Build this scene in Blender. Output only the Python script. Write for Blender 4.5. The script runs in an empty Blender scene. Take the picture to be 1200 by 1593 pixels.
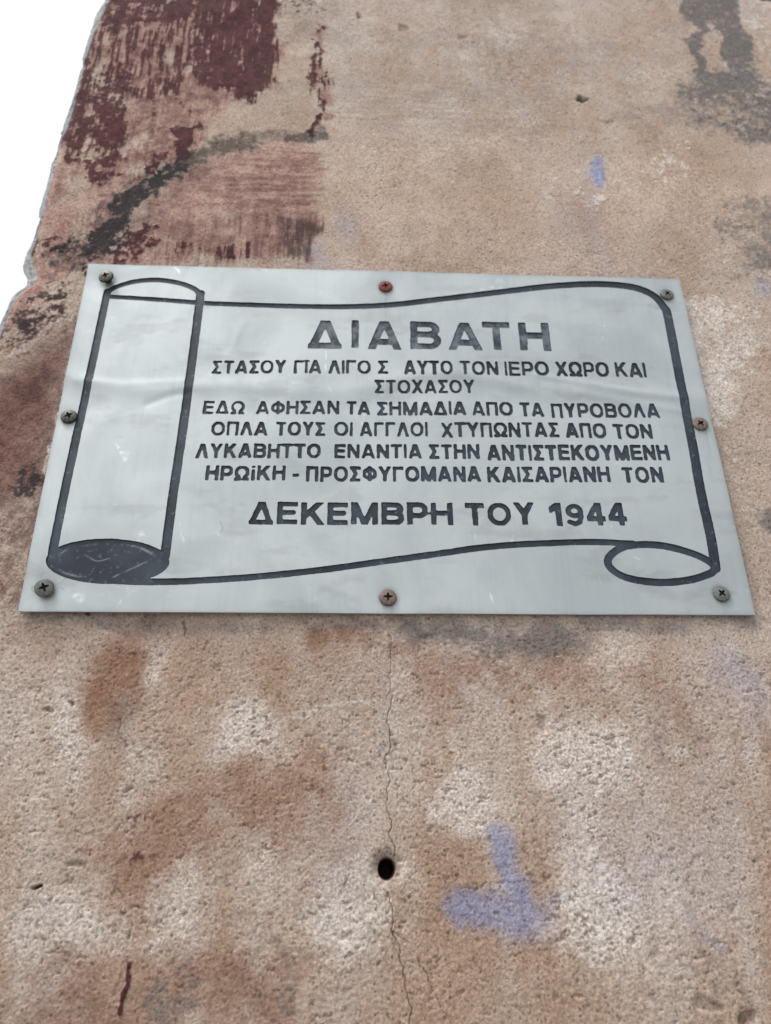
import bpy, math
import numpy as np

C = bpy.context.scene
R = math.radians

# ------------------------------------------------------------------ camera
Z0 = 1.85                                   # height of the plaque's lower edge above the pavement
cam_d = bpy.data.cameras.new('camera')
cam = bpy.data.objects.new('camera', cam_d)
C.collection.objects.link(cam)
C.camera = cam
F_PX, PW, PH = 1188.156, 1200.0, 1593.0     # focal length and size of the photograph, in its pixels
CAM_POS = np.array([0.17510918 - 0.2, -0.39716689, -0.12629371 + Z0])
CAM_ROT = np.array([[0.99885188, -0.01139278, -0.04653088],
                    [-0.04695594, -0.42525143, -0.90385638],
                    [-0.00948989, 0.90500355, -0.42529815]])
from mathutils import Matrix, Vector
M4 = Matrix([list(CAM_ROT[i]) + [CAM_POS[i]] for i in range(3)] + [[0, 0, 0, 1]])
cam.matrix_world = M4
cam_d.sensor_fit = 'VERTICAL'
cam_d.sensor_height = 24.0
cam_d.lens = 24.0 * F_PX / PH
cam_d.clip_start = 0.01
cam_d.clip_end = 9000
cam_d.dof.use_dof = True
cam_d.dof.focus_distance = 0.405
cam_d.dof.aperture_fstop = 5.8

# ------------------------------------------------------------------ overcast daylight
SUN_EL, SUN_AZ = R(64), R(240)              # azimuth the light comes from, clockwise from +Y
w = bpy.data.worlds.new('World')
C.world = w
w.use_nodes = True
wn, wl = w.node_tree.nodes, w.node_tree.links
bg = wn['Background']
sky = wn.new('ShaderNodeTexSky')
sky.sky_type = 'NISHITA'
sky.sun_disc = False
sky.sun_elevation = SUN_EL
sky.sun_rotation = SUN_AZ
sky.dust_density = 4.0
sky.air_density = 1.0
hs = wn.new('ShaderNodeHueSaturation')
hs.inputs['Saturation'].default_value = 0.22
wl.new(sky.outputs[0], hs.inputs['Color'])
wl.new(hs.outputs[0], bg.inputs['Color'])
bg.inputs['Strength'].default_value = 0.15
sun_d = bpy.data.lights.new('sun', 'SUN')
sun_d.energy = 0.8
sun_d.angle = R(20)
sun_d.color = (1.0, 0.96, 0.90)
sun = bpy.data.objects.new('sun', sun_d)
C.collection.objects.link(sun)
d_ = Vector((math.sin(SUN_AZ) * math.cos(SUN_EL), math.cos(SUN_AZ) * math.cos(SUN_EL), math.sin(SUN_EL)))
sun.rotation_euler = d_.to_track_quat('Z', 'Y').to_euler()
sun.location = d_ * 10
C.view_settings.view_transform = 'Standard'
C.view_settings.look = 'None'
C.view_settings.gamma = 1
C.view_settings.exposure = 1.1

# ------------------------------------------------------------------ helpers
WALL_Y = 0.0034                             # wall face; the plaque's front is at y = 0


def survey(px, py, y=0.0):
    """a mark surveyed on the photograph -> world (x, z) on the vertical plane y"""
    d = CAM_ROT @ np.array([(px - PW / 2) / F_PX, -(py - PH / 2) / F_PX, -1.0])
    k = (y - CAM_POS[1]) / d[1]
    p = CAM_POS + k * d
    return np.array([p[0], p[2]])


def wpt(px, py):
    return survey(px, py, WALL_Y)


def lin(r, g, b):
    def f(c):
        c /= 255.0
        return c / 12.92 if c <= 0.04045 else ((c + 0.055) / 1.055) ** 2.4
    return (f(r), f(g), f(b), 1.0)


def hash2(ix, iy, seed):
    h = (ix.astype(np.int64) * 374761393 + iy.astype(np.int64) * 668265263 + seed * 974634221) & 0xFFFFFFFF
    h = ((h ^ (h >> 13)) * 1274126177) & 0xFFFFFFFF
    h = h ^ (h >> 16)
    h = (h * 2246822519) & 0xFFFFFFFF
    return ((h ^ (h >> 15)) & 0xFFFFFF).astype(np.float32) / 16777215.0


def vnoise(x, y, seed):
    ix, iy = np.floor(x), np.floor(y)
    fx, fy = (x - ix).astype(np.float32), (y - iy).astype(np.float32)
    fx = fx * fx * (3 - 2 * fx)
    fy = fy * fy * (3 - 2 * fy)
    a, b = hash2(ix, iy, seed), hash2(ix + 1, iy, seed)
    c, d = hash2(ix, iy + 1, seed), hash2(ix + 1, iy + 1, seed)
    return (a * (1 - fx) + b * fx) * (1 - fy) + (c * (1 - fx) + d * fx) * fy


def fbm(x, z, sx, sz=None, octv=4, seed=1, gain=0.55):
    """value noise, feature size sx by sz metres, result about 0..1 centred on 0.5"""
    sz = sz or sx
    t, a, s = 0.0, 1.0, 0.0
    c, q = math.cos(0.5 * seed), math.sin(0.5 * seed)
    for o in range(octv):
        u, v = x / sx * 2 ** o, z / sz * 2 ** o
        if o:
            u, v = u * c - v * q + 17.3 * o, u * q + v * c - 9.1 * o
        t = t + a * vnoise(u, v, seed * 31 + o)
        s += a
        a *= gain
    return np.clip((t / s - 0.5) * 1.6 + 0.5, 0, 1)


def worley(x, z, s, seed):
    u, v = x / s, z / s
    iu, iv = np.floor(u), np.floor(v)
    best = np.full(x.shape, 9.0, np.float32)
    rnd = np.zeros(x.shape, np.float32)
    for a in (-1, 0, 1):
        for b in (-1, 0, 1):
            cx, cy = iu + a, iv + b
            jx, jy = hash2(cx, cy, seed), hash2(cx, cy, seed + 7)
            dd = np.hypot(cx + jx - u, cy + jy - v).astype(np.float32)
            m = dd < best
            best = np.where(m, dd, best)
            rnd = np.where(m, hash2(cx, cy, seed + 13), rnd)
    return best, rnd


def sstep(a, b, v):
    t = np.clip((v - a) / (b - a), 0, 1)
    return t * t * (3 - 2 * t)


def spline(pts, n=10, closed=False):
    p = [np.array(q, float) for q in pts]
    out = []
    m = len(p)
    for i in range(m if closed else m - 1):
        if closed:
            a, b, c, d = p[i - 1], p[i], p[(i + 1) % m], p[(i + 2) % m]
        else:
            a, b, c, d = p[max(i - 1, 0)], p[i], p[i + 1], p[min(i + 2, m - 1)]
        for k in range(n):
            t = k / n
            out.append(0.5 * (2 * b + (c - a) * t + (2 * a - 5 * b + 4 * c - d) * t * t + (3 * b - a - 3 * c + d) * t ** 3))
    out.append(p[0] if closed else p[-1])
    return out


def mesh_np(name, verts, faces, mats, parent=None, attrs=None, midx=None, smooth=False):
    """faces: list of (n, k) int arrays; one mesh object"""
    me = bpy.data.meshes.new(name)
    verts = np.asarray(verts, np.float32)
    faces = [np.asarray(f, np.int32) for f in faces if len(f)]
    loops = np.concatenate([f.ravel() for f in faces])
    sizes = np.concatenate([np.full(len(f), f.shape[1], np.int32) for f in faces])
    starts = np.concatenate([[0], np.cumsum(sizes)[:-1]]).astype(np.int32)
    me.vertices.add(len(verts))
    me.vertices.foreach_set('co', verts.ravel())
    me.loops.add(len(loops))
    me.loops.foreach_set('vertex_index', loops)
    me.polygons.add(len(sizes))
    me.polygons.foreach_set('loop_start', starts)
    for m in mats:
        me.materials.append(m)
    if midx is not None:
        me.polygons.foreach_set('material_index', np.asarray(midx, np.int32))
    me.polygons.foreach_set('use_smooth', np.full(len(sizes), smooth, bool))
    for k, v in (attrs or {}).items():
        if v.ndim == 2:
            at = me.attributes.new(k, 'FLOAT_COLOR', 'POINT')
            at.data.foreach_set('color', v.astype(np.float32).ravel())
        else:
            at = me.attributes.new(k, 'FLOAT', 'POINT')
            at.data.foreach_set('value', v.astype(np.float32))
    me.update(calc_edges=True)
    me.validate()
    ob = bpy.data.objects.new(name, me)
    C.collection.objects.link(ob)
    if parent:
        ob.parent = parent
    return ob


class Nodes:
    """small helper for writing node materials"""
    def __init__(self, name):
        self.m = bpy.data.materials.new(name)
        self.m.use_nodes = True
        self.t = self.m.node_tree
        self.b = self.t.nodes['Principled BSDF']

    def new(self, kind, **kw):
        n = self.t.nodes.new(kind)
        for k, v in kw.items():
            setattr(n, k, v)
        return n

    def put(self, sock, v):
        if isinstance(v, bpy.types.NodeSocket):
            self.t.links.new(v, sock)
        else:
            sock.default_value = v

    def coord(self, sx=1, sy=1, sz=1):
        tc = self.new('ShaderNodeTexCoord')
        mp = self.new('ShaderNodeMapping')
        mp.inputs['Scale'].default_value = (sx, sy, sz)
        self.t.links.new(tc.outputs['Object'], mp.inputs['Vector'])
        return mp.outputs[0]

    def noise(self, scale, detail=4, rough=0.6, vec=None, dist=0):
        n = self.new('ShaderNodeTexNoise')
        self.put(n.inputs['Vector'], vec or self.coord())
        n.inputs['Scale'].default_value = scale
        n.inputs['Detail'].default_value = detail
        n.inputs['Roughness'].default_value = rough
        n.inputs['Distortion'].default_value = dist
        return n.outputs['Fac']

    def ramp(self, v, lo, hi, a=0.0, b=1.0):
        n = self.new('ShaderNodeMapRange', interpolation_type='SMOOTHSTEP')
        for k, q in zip(('Value', 'From Min', 'From Max', 'To Min', 'To Max'), (v, lo, hi, a, b)):
            self.put(n.inputs[k], q)
        return n.outputs[0]

    def math(self, op, a, b=0.0, clamp=False):
        n = self.new('ShaderNodeMath', operation=op, use_clamp=clamp)
        self.put(n.inputs[0], a)
        self.put(n.inputs[1], b)
        return n.outputs[0]

    def mix(self, f, a, b, mode='MIX'):
        n = self.new('ShaderNodeMix', data_type='RGBA', blend_type=mode)
        self.put(n.inputs[0], f)
        self.put(n.inputs[6], a)
        self.put(n.inputs[7], b)
        return n.outputs[2]

    def attr(self, name):
        n = self.new('ShaderNodeAttribute', attribute_name=name)
        return n

    def bump(self, h, strength, dist, normal=None):
        n = self.new('ShaderNodeBump')
        n.inputs['Strength'].default_value = strength
        n.inputs['Distance'].default_value = dist
        self.put(n.inputs['Height'], h)
        if normal is not None:
            self.put(n.inputs['Normal'], normal)
        return n.outputs[0]

    def out(self, **kw):
        for k, v in kw.items():
            self.put(self.b.inputs[k.replace('_', ' ')], v)
        return self.m


# ================================================================== THE WALL
def plaster_material():
    N = Nodes('weathered_painted_plaster')
    A, B, D = N.attr('mask_a'), N.attr('mask_b'), N.attr('mask_c')

    def split(at):
        s = N.new('ShaderNodeSeparateColor')
        N.t.links.new(at.outputs['Color'], s.inputs[0])
        return s.outputs[0], s.outputs[1], s.outputs[2], at.outputs['Alpha']
    burg, pink, black, grey = split(A)
    white, blue, rust, brown = split(B)
    dirt_shade, warm, edge, tan = split(D)
    fine = N.noise(720, 2, 0.65)
    mid = N.noise(160, 4, 0.65)
    big = N.noise(22, 5, 0.6)
    c = N.mix(N.ramp(big, 0.35, 0.65), lin(*COL['base1']), lin(*COL['base2']))
    c = N.mix(warm, c, lin(*COL['warm']))
    c = N.mix(tan, c, lin(*COL['tan']))
    c = N.mix(rust, c, lin(*COL['rust']))
    c = N.mix(brown, c, N.mix(N.ramp(mid, 0.4, 0.62), lin(*COL['brown1']), lin(*COL['brown2'])))
    c = N.mix(pink, c, N.mix(N.ramp(mid, 0.25, 0.75), lin(*COL['pink1']), lin(*COL['pink2'])))
    c = N.mix(white, c, N.mix(N.ramp(fine, 0.35, 0.65), lin(*COL['white1']), lin(*COL['white2'])))
    c = N.mix(grey, c, lin(*COL['grey']))
    c = N.mix(blue, c, N.mix(N.ramp(mid, 0.4, 0.6), lin(*COL['blue1']), lin(*COL['blue2'])))
    c = N.mix(burg, c, N.mix(N.ramp(mid, 0.35, 0.65), lin(*COL['burg1']), lin(*COL['burg2'])))
    c = N.mix(black, c, lin(*COL['black']))
    c = N.mix(edge, c, N.mix(N.ramp(mid, 0.35, 0.65), lin(*COL['edge1']), lin(*COL['edge2'])))
    c = N.mix(dirt_shade, c, lin(*COL['dirt_shade']))  # brown of the hole rim and specks, plus painted shade of cracks
    # grains of sand, lighter and darker
    c = N.mix(N.ramp(fine, 0.28, 0.72, 0.0, 1.0), N.mix(1.0, c, (0.76, 0.74, 0.72, 1), 'MULTIPLY'),
              N.mix(1.0, c, (1.2, 1.2, 1.2, 1), 'MULTIPLY'))
    vo = N.new('ShaderNodeTexVoronoi', feature='F1')
    N.put(vo.inputs['Vector'], N.coord())
    vo.inputs['Scale'].default_value = 620
    sp = N.new('ShaderNodeSeparateColor')
    N.t.links.new(vo.outputs['Color'], sp.inputs[0])
    near = N.ramp(vo.outputs['Distance'], 0.55, 0.35)
    c = N.mix(N.math('MULTIPLY', N.ramp(sp.outputs[0], 0.80, 0.86), near), c, N.mix(1.0, c, (0.70, 0.66, 0.62, 1), 'MULTIPLY'))
    c = N.mix(N.math('MULTIPLY', N.ramp(sp.outputs[1], 0.80, 0.90), near), c, N.mix(1.0, c, (1.2, 1.2, 1.2, 1), 'MULTIPLY'))
    c = N.mix(N.ramp(mid, 0.3, 0.7), N.mix(1.0, c, (0.92, 0.91, 0.90, 1), 'MULTIPLY'), c)
    nrm = N.bump(fine, 0.8, 0.0006)
    nrm = N.bump(mid, 0.15, 0.001, nrm)
    return N.out(Base_Color=c, Roughness=0.93, Normal=nrm, Specular_IOR_Level=0.2)


COL = dict(base1=(173, 162, 153), base2=(159, 147, 139), warm=(174, 155, 140), tan=(152, 133, 117),
           rust=(127, 98, 81), brown1=(92, 64, 59), brown2=(108, 80, 73), pink1=(132, 99, 92),
           pink2=(168, 141, 130), white1=(180, 172, 165), white2=(196, 190, 184), grey=(98, 95, 94),
           blue1=(94, 118, 168), blue2=(116, 132, 172), burg1=(60, 30, 33), burg2=(80, 46, 47),
           black=(36, 34, 38), edge1=(138, 143, 147), edge2=(160, 163, 165), dirt_shade=(76, 58, 46))


def build_wall():
    # ---- columns and rows: fine where the photo shows the wall, coarser outwards
    step = 0.00062
    U0 = -0.25
    u = list(np.arange(U0, -0.013, step)) + list(np.arange(-0.013, 0.013, 0.0003)) + list(np.arange(0.013, 0.35, step))
    g = step
    while u[-1] < 2.6:
        g = min(g * 1.1, 0.12)
        u.append(u[-1] + g)
    u = np.array(u)
    z = list(np.arange(-0.205, 0.58, step))
    g = step
    while z[-1] < 2.4:
        g = min(g * 1.1, 0.12)
        z.append(z[-1] + g)
    lo = [-0.205]
    g = step
    while lo[-1] > -Z0 + 0.001:
        g = min(g * 1.1, 0.12)
        lo.append(max(lo[-1] - g, -Z0))
    z = np.array(lo[::-1][:-1] + z) + Z0
    nz = len(z)
    # ---- broken left edge: where the face ends and where the chipped arris ends
    inner = [(168, 0), (160, 18), (146, 50), (134, 86), (130, 92), (131, 102), (117, 150), (104, 200), (96, 212), (83, 270),
             (66, 335), (56, 372), (46, 396), (50, 410), (56, 428), (52, 440), (36, 450), (21, 468), (9, 495), (0, 520), (-14, 570)]
    outer = [(162, 0), (149, 16), (140, 44), (131, 74), (127, 88), (127.5, 92), (133, 94), (131, 100), (124, 108), (116, 140), (107, 165), (96, 199), (93, 205),
             (103, 208), (97, 214), (88, 240), (80, 252), (70, 290), (59, 321), (59, 334), (63, 338), (52, 366), (38, 396), (33, 408), (34, 418), (40, 428), (40, 438), (34, 447),
             (25, 450), (16, 459), (9, 480), (-2, 502), (-18, 560)]

    def prof(pts, extra):
        q = np.array([wpt(*p) for p in pts])
        q = q[np.argsort(q[:, 1])]
        q = np.vstack([[[q[0, 0] - 0.004, q[0, 1] - 0.1], [q[0, 0], -9]][::-1], q, [[q[-1, 0] + 0.006, q[-1, 1] + 0.2], [q[-1, 0] + extra, 9]]])
        q = q[np.argsort(q[:, 1])]
        return np.interp(z, q[:, 1], q[:, 0])
    jag = (fbm(z, z * 0, 0.02, octv=5, seed=5, gain=0.75) - 0.5) * 0.0009
    ei = prof(inner, 0.006) + jag
    eo = np.minimum(prof(outer, 0.004) + (fbm(z, z * 0 + 3, 0.011, octv=5, seed=6, gain=0.75) - 0.5) * 0.0009, ei - 0.0012)
    t = (u - U0) / 0.10
    wgt = 1 - sstep(0, 1, t)
    X = u[None, :] + (ei[:, None] - U0) * wgt[None, :]
    nx = len(u)
    Zg = np.repeat(z[:, None], nx, 1)
    x, zz = X.ravel(), Zg.ravel()

    # ---- noises
    wx = x + (fbm(x, zz, 0.03, octv=3, seed=11) - 0.5) * 0.014 + (fbm(x, zz, 0.006, octv=3, seed=12) - 0.5) * 0.004
    wz = zz + (fbm(x, zz, 0.03, octv=3, seed=13) - 0.5) * 0.014 + (fbm(x, zz, 0.006, octv=3, seed=14) - 0.5) * 0.004
    nf = fbm(x, zz, 0.004, octv=4, seed=21, gain=0.7)
    nm = fbm(x, zz, 0.014, octv=5, seed=22, gain=0.65)
    nb = fbm(x, zz, 0.06, octv=5, seed=23)
    nv = fbm(x, zz, 0.0022, 0.022, octv=3, seed=24, gain=0.7)      # streaks running down
    nh = fbm(x, zz, 0.03, 0.003, octv=3, seed=25, gain=0.7)       # trowel marks running across

    def blob(cx, cy, rx, ry, rot=0.0, s=1.0, soft=0.6, warp=1.0):
        c = wpt(cx, cy)
        ax = abs(wpt(cx + rx, cy)[0] - wpt(cx - rx, cy)[0]) / 2
        az = abs(wpt(cx, cy + ry)[1] - wpt(cx, cy - ry)[1]) / 2
        dx = x + (wx - x) * warp - c[0]
        dz = zz + (wz - zz) * warp - c[1]
        a = R(rot)
        p, q = dx * math.cos(a) - dz * math.sin(a), dx * math.sin(a) + dz * math.cos(a)
        d = np.hypot(p / ax, q / az)
        return s * (1 - sstep(1 - soft, 1 + soft, d))

    def poly(pts, s=1.0, soft=0.006):
        P = np.array([wpt(*p) for p in pts])
        dmin = np.full(x.shape, 9.0)
        ins = np.zeros(x.shape, bool)
        b0, b1 = P.min(0) - 0.04, P.max(0) + 0.04
        k = np.where((wx > b0[0]) & (wx < b1[0]) & (wz > b0[1]) & (wz < b1[1]))[0]
        a, b = wx[k], wz[k]
        dk, ik = dmin[k], ins[k]
        for i in range(len(P)):
            p, q = P[i - 1], P[i]
            e = q - p
            tt = np.clip(((a - p[0]) * e[0] + (b - p[1]) * e[1]) / max(e @ e, 1e-12), 0, 1)
            dk = np.minimum(dk, np.hypot(a - p[0] - tt * e[0], b - p[1] - tt * e[1]))
            cr = (p[1] > b) != (q[1] > b)
            xc = p[0] + (b - p[1]) / (e[1] if abs(e[1]) > 1e-12 else 1e-12) * e[0]
            ik = ik ^ (cr & (a < xc))
        r = np.zeros(x.shape)
        r[k] = s * sstep(-soft, soft, np.where(ik, dk, -dk))
        return r

    def line(pts, wpx, s=1.0, soft=0.5, warp=1, ret_d=False):
        """stroke of a given width in photo pixels"""
        P = [wpt(*p) for p in pts]
        a0, b0 = x + (wx - x) * warp, zz + (wz - zz) * warp
        d = np.full(x.shape, 9.0)
        for i in range(len(P) - 1):
            p, q = P[i], P[i + 1]
            lo_, hi_ = np.minimum(p, q) - 0.03, np.maximum(p, q) + 0.03
            k = np.where((a0 > lo_[0]) & (a0 < hi_[0]) & (b0 > lo_[1]) & (b0 < hi_[1]))[0]
            a, b = a0[k], b0[k]
            e = q - p
            tt = np.clip(((a - p[0]) * e[0] + (b - p[1]) * e[1]) / max(e @ e, 1e-12), 0, 1)
            d[k] = np.minimum(d[k], np.hypot(a - p[0] - tt * e[0], b - p[1] - tt * e[1]))
        if ret_d:
            return d
        sc = abs(wpt(pts[0][0] + 10, pts[0][1])[0] - wpt(*pts[0])[0]) / 10
        hw = wpx * sc / 2
        return s * (1 - sstep(1 - soft, 1 + soft, d / hw))

    def mx(*a):
        r = a[0]
        for q in a[1:]:
            r = np.maximum(r, q)
        return r

    def brk(s, noise, amp=1.0, lo=0.36, hi=0.66):
        """break a soft region up with noise: flaking edges and worn-through gaps"""
        return sstep(lo, hi, s + (noise - 0.5) * amp) * (s > 0.01)
    zr = zz - Z0
    lower = 1 - sstep(-0.03, 0.03, zr)                 # below the plaque
    upper = sstep(0.22, 0.30, zr)

    # ---- burgundy paint
    nfl = 0.45 * nf + 0.25 * nm + 0.3 * nv
    burg = mx(
        brk(poly([(303, -120), (436, -120), (428, 60), (428, 128), (398, 146), (385, 160), (350, 142), (318, 132), (300, 90)], 0.90), 0.65 * nv + 0.35 * nf, 1.5),
        brk(poly([(130, -120), (306, -120), (306, 34), (150, 44)], 0.74), nfl, 1.7),
        brk(poly([(120, 40), (304, 28), (302, 140), (115, 170)], 0.50), 0.5 * nfl + 0.5 * nv, 1.5),
        brk(poly([(112, 118), (198, 108), (204, 225), (184, 260), (88, 255), (86, 205)], 0.68), nfl, 1.4),
        brk(poly([(266, 198), (316, 198), (302, 222), (288, 240), (262, 252), (268, 225)], 0.9, 0.003), nf, 0.8),
        brk(poly([(232, 232), (258, 222), (238, 272), (205, 276), (214, 258)], 0.7, 0.004), nf, 1.0),
        brk(poly([(130, 245), (184, 240), (180, 278), (135, 290)], 0.62), nf, 1.1),
        brk(poly([(94, 240), (120, 238), (115, 262), (90, 264)], 0.62), nf, 1.1),
        brk(poly([(496, 70), (510, 66), (513, 130), (502, 150), (506, 205), (492, 205), (490, 120)], 0.66, 0.005), 0.5 * nf + 0.5 * nv, 1.5),
        brk(poly([(480, 40), (514, 30), (508, 75), (496, 80)], 0.3, 0.004), nf, 1.2),
        brk(poly([(430, -60), (510, -60), (500, 20), (440, 20)], 0.3), nf, 1.2),
        brk(poly([(190, 350), (250, 344), (245, 372), (205, 400), (150, 404)], 0.62), nf, 1.0),
        brk(poly([(50, 366), (106, 360), (100, 380), (58, 392)], 0.6), nf, 1.1),
        brk(poly([(332, 380), (400, 378), (402, 412), (332, 412)], 0.62, 0.003), nv, 1.0),
        brk(poly([(250, 372), (300, 380), (330, 392), (250, 398)], 0.5), 0.5 * nf + 0.5 * nv, 1.3),
        brk(poly([(120, 392), (136, 390), (138, 414), (124, 430)], 0.5, 0.003), nf, 1.2),
        brk(line([(244, 140), (243, 165), (254, 192), (280, 196), (300, 202)], 11, 0.55, 0.8), nfl, 1.1, 0.3, 0.8),
        brk(line([(264, 145), (290, 155), (308, 180), (315, 202)], 11, 0.55, 0.8), nfl, 1.1, 0.3, 0.8),
        brk(line([(195, 205), (230, 197), (258, 201)], 9, 0.5, 0.8), nfl, 1.1, 0.3, 0.8),
        line([(141, 955), (139, 966)], 5, 0.9), line([(290, 960), (288, 978)], 4, 0.7),
        line([(337, 978), (337, 986)], 4, 0.5),
        brk(line([(206, 1495), (202, 1520), (195, 1550), (191, 1572)], 9, 0.9, 0.6, 0.25), nf, 0.8),
        line([(205, 1470), (206, 1485)], 3, 0.6),
        line([(225, 1297), (222, 1303)], 5, 0.8), line([(236, 1292), (234, 1298)], 5, 0.8),
        line([(216, 1337), (214, 1343)], 5, 0.8), line([(184, 1401), (184, 1405)], 6, 0.8),
        line([(204, 1142), (203, 1152)], 6, 0.6))
    purple = mx(brk(poly([(408, 335), (496, 338), (496, 360), (478, 368), (482, 412), (428, 412), (424, 366), (404, 362)], 0.85, 0.006), nv, 1.1, 0.2, 0.9))
    burg = np.maximum(burg, purple * 0.55)
    # thin washes of the same paint, worn down to a stain
    wash = mx(
        0.55 * brk(poly([(110, 30), (310, 20), (420, 120), (330, 180), (310, 240), (250, 290), (80, 290), (90, 200)], 0.62, 0.012), 0.35 * nm + 0.35 * nv + 0.3 * nf, 1.2, 0.2, 0.9),
        0.50 * brk(poly([(170, 372), (240, 352), (330, 330), (440, 322), (495, 330), (492, 412), (160, 412)], 0.66, 0.012), 0.5 * nm + 0.5 * nv, 1.0, 0.2, 0.95),
        0.40 * brk(poly([(390, 240), (480, 236), (492, 300), (470, 345), (380, 345), (340, 310)], 0.62, 0.014), nh, 1.1, 0.2, 0.95),
        0.45 * brk(poly([(60, 270), (150, 262), (140, 300), (60, 330)], 0.5, 0.01), nf, 1.1, 0.25, 0.9))
    burg = np.maximum(burg, wash)

    # ---- faded pink undercoat
    pink = mx(
        brk(poly([(-80, -120), (440, -120), (436, 120), (360, 165), (330, 190), (310, 240), (200, 330), (150, 400), (130, 420), (0, 520), (-80, 400)], 0.62, 0.012), nm, 0.9, 0.3, 0.7),
        brk(poly([(262, 270), (330, 240), (420, 226), (496, 218), (498, 240), (490, 345), (490, 412), (140, 412), (170, 390)], 0.66, 0.010), nm, 0.7, 0.25, 0.75),
        brk(poly([(380, 232), (482, 238), (490, 290), (470, 320), (380, 330), (350, 300)], 0.75, 0.014), nh, 0.8, 0.3, 0.8),
        brk(poly([(496, 40), (518, 36), (522, 230), (500, 236), (492, 210)], 0.5, 0.008), nm, 0.8),
        0.5 * brk(poly([(470, 80), (500, 80), (500, 170), (462, 170)], 0.4, 0.01), nf, 0.9),
        0.85 * blob(205, 396, 90, 14))
    # ---- dark brownish red left of the plaque
    brown = mx(
        brk(poly([(30, 560), (118, 505), (96, 600), (84, 700), (70, 770), (-60, 820), (-80, 640)], 0.95, 0.022), 0.6 * nb + 0.4 * nm, 0.7, 0.05, 1.05),
        0.9 * brk(poly([(0, 470), (118, 440), (112, 520), (20, 560), (-60, 560)], 0.55, 0.010), nf, 1.1),
        0.75 * brk(poly([(-60, 760), (80, 760), (44, 960), (-60, 960)], 0.6, 0.02), nf, 0.9, 0.2, 0.9),
        0.42 * brk(poly([(290, 262), (400, 232), (492, 236), (492, 350), (430, 412), (180, 412), (200, 372)], 0.7, 0.014), 0.5 * nm + 0.5 * nh, 1.0, 0.2, 0.95),
        0.34 * brk(poly([(-60, 1490), (200, 1500), (460, 1450), (480, 1700), (-60, 1700)], 0.7, 0.02), 0.5 * nm + 0.5 * nf, 1.0, 0.1, 1.0),
        0.5 * brk(poly([(-20, 940), (200, 950), (330, 965), (300, 1010), (100, 1030), (-40, 1040)], 0.5, 0.02), 0.5 * nm + 0.5 * nf, 0.9, 0.15, 1.0))
    # ---- black smear and soot
    smear = [(104, 396), (150, 372), (172, 338), (190, 318), (225, 292), (262, 268)]
    black = mx(
        0.97 * brk(line([(150, 376), (172, 348), (192, 322), (225, 296), (268, 266)], 44, 0.95, 0.7, 0.5), nf, 1.0, 0.25, 0.8),
        0.75 * brk(line(smear, 84, 0.75, 0.9, 0.6), 0.6 * nf + 0.4 * nv, 1.1, 0.25, 0.95),
        0.75 * brk(line([(255, 272), (300, 248), (345, 230), (390, 220)], 44, 0.9, 0.9, 0.5), nf, 0.9, 0.2, 1.0),
        0.6 * brk(line([(380, 222), (425, 215), (470, 213)], 28, 0.85, 0.9, 0.5), nf, 0.9, 0.2, 1.0),
        0.75 * brk(line([(460, 216), (500, 208)], 30, 0.95, 0.8, 0.5), nf, 0.9, 0.3, 0.9),
        0.42 * brk(line([(150, 376), (200, 335), (262, 292), (330, 254)], 90, 0.62, 0.8), nm, 0.8, 0.2, 0.9),
        0.9 * brk(poly([(92, 372), (140, 356), (180, 372), (130, 412), (98, 412)], 0.52, 0.008), nf, 1.3),
        0.85 * brk(blob(46, 748, 24, 20, 20, 0.72), nf, 1.2), 0.8 * brk(blob(38, 762, 38, 11, 0, 0.5), nf, 1.3),
        0.85 * brk(poly([(10, 465), (112, 425), (96, 500), (-20, 560)], 0.44, 0.01), nf, 1.4),
        0.35 * brk(poly([(20, 570), (100, 520), (86, 620), (30, 680)], 0.5, 0.02), nm, 0.8, 0.2, 1.0),
        0.6 * brk(poly([(432, 342), (496, 348), (494, 360), (478, 368), (480, 414), (434, 414)], 0.8, 0.005), 0.6 * nv + 0.4 * nf, 1.1, 0.2, 0.95),
        0.35 * brk(poly([(300, 372), (430, 350), (430, 414), (180, 414)], 0.5, 0.02), nv, 1.1, 0.25, 0.9),
        0.7 * brk(poly([(100, 140), (150, 140), (150, 200), (100, 210)], 0.25, 0.01), nf, 1.2))
    # ---- grey cement stains
    g1 = mx(
        poly([(1052, -120), (1150, -120), (1143, 20), (1172, 86), (1192, 150), (1084, 150), (1072, 96), (1060, 62), (1080, 44), (1062, 20)], 0.85, 0.005)
        * (1 - poly([(1097, 34), (1104, 40), (1114, 70), (1124, 106), (1108, 112), (1091, 102), (1090, 60)], 1.0, 0.004)),
        poly([(1078, 100), (1172, 104), (1200, 124), (1240, 130), (1240, 232), (1192, 228), (1150, 218), (1100, 200), (1070, 170), (1046, 130)], 0.62, 0.012))
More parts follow.
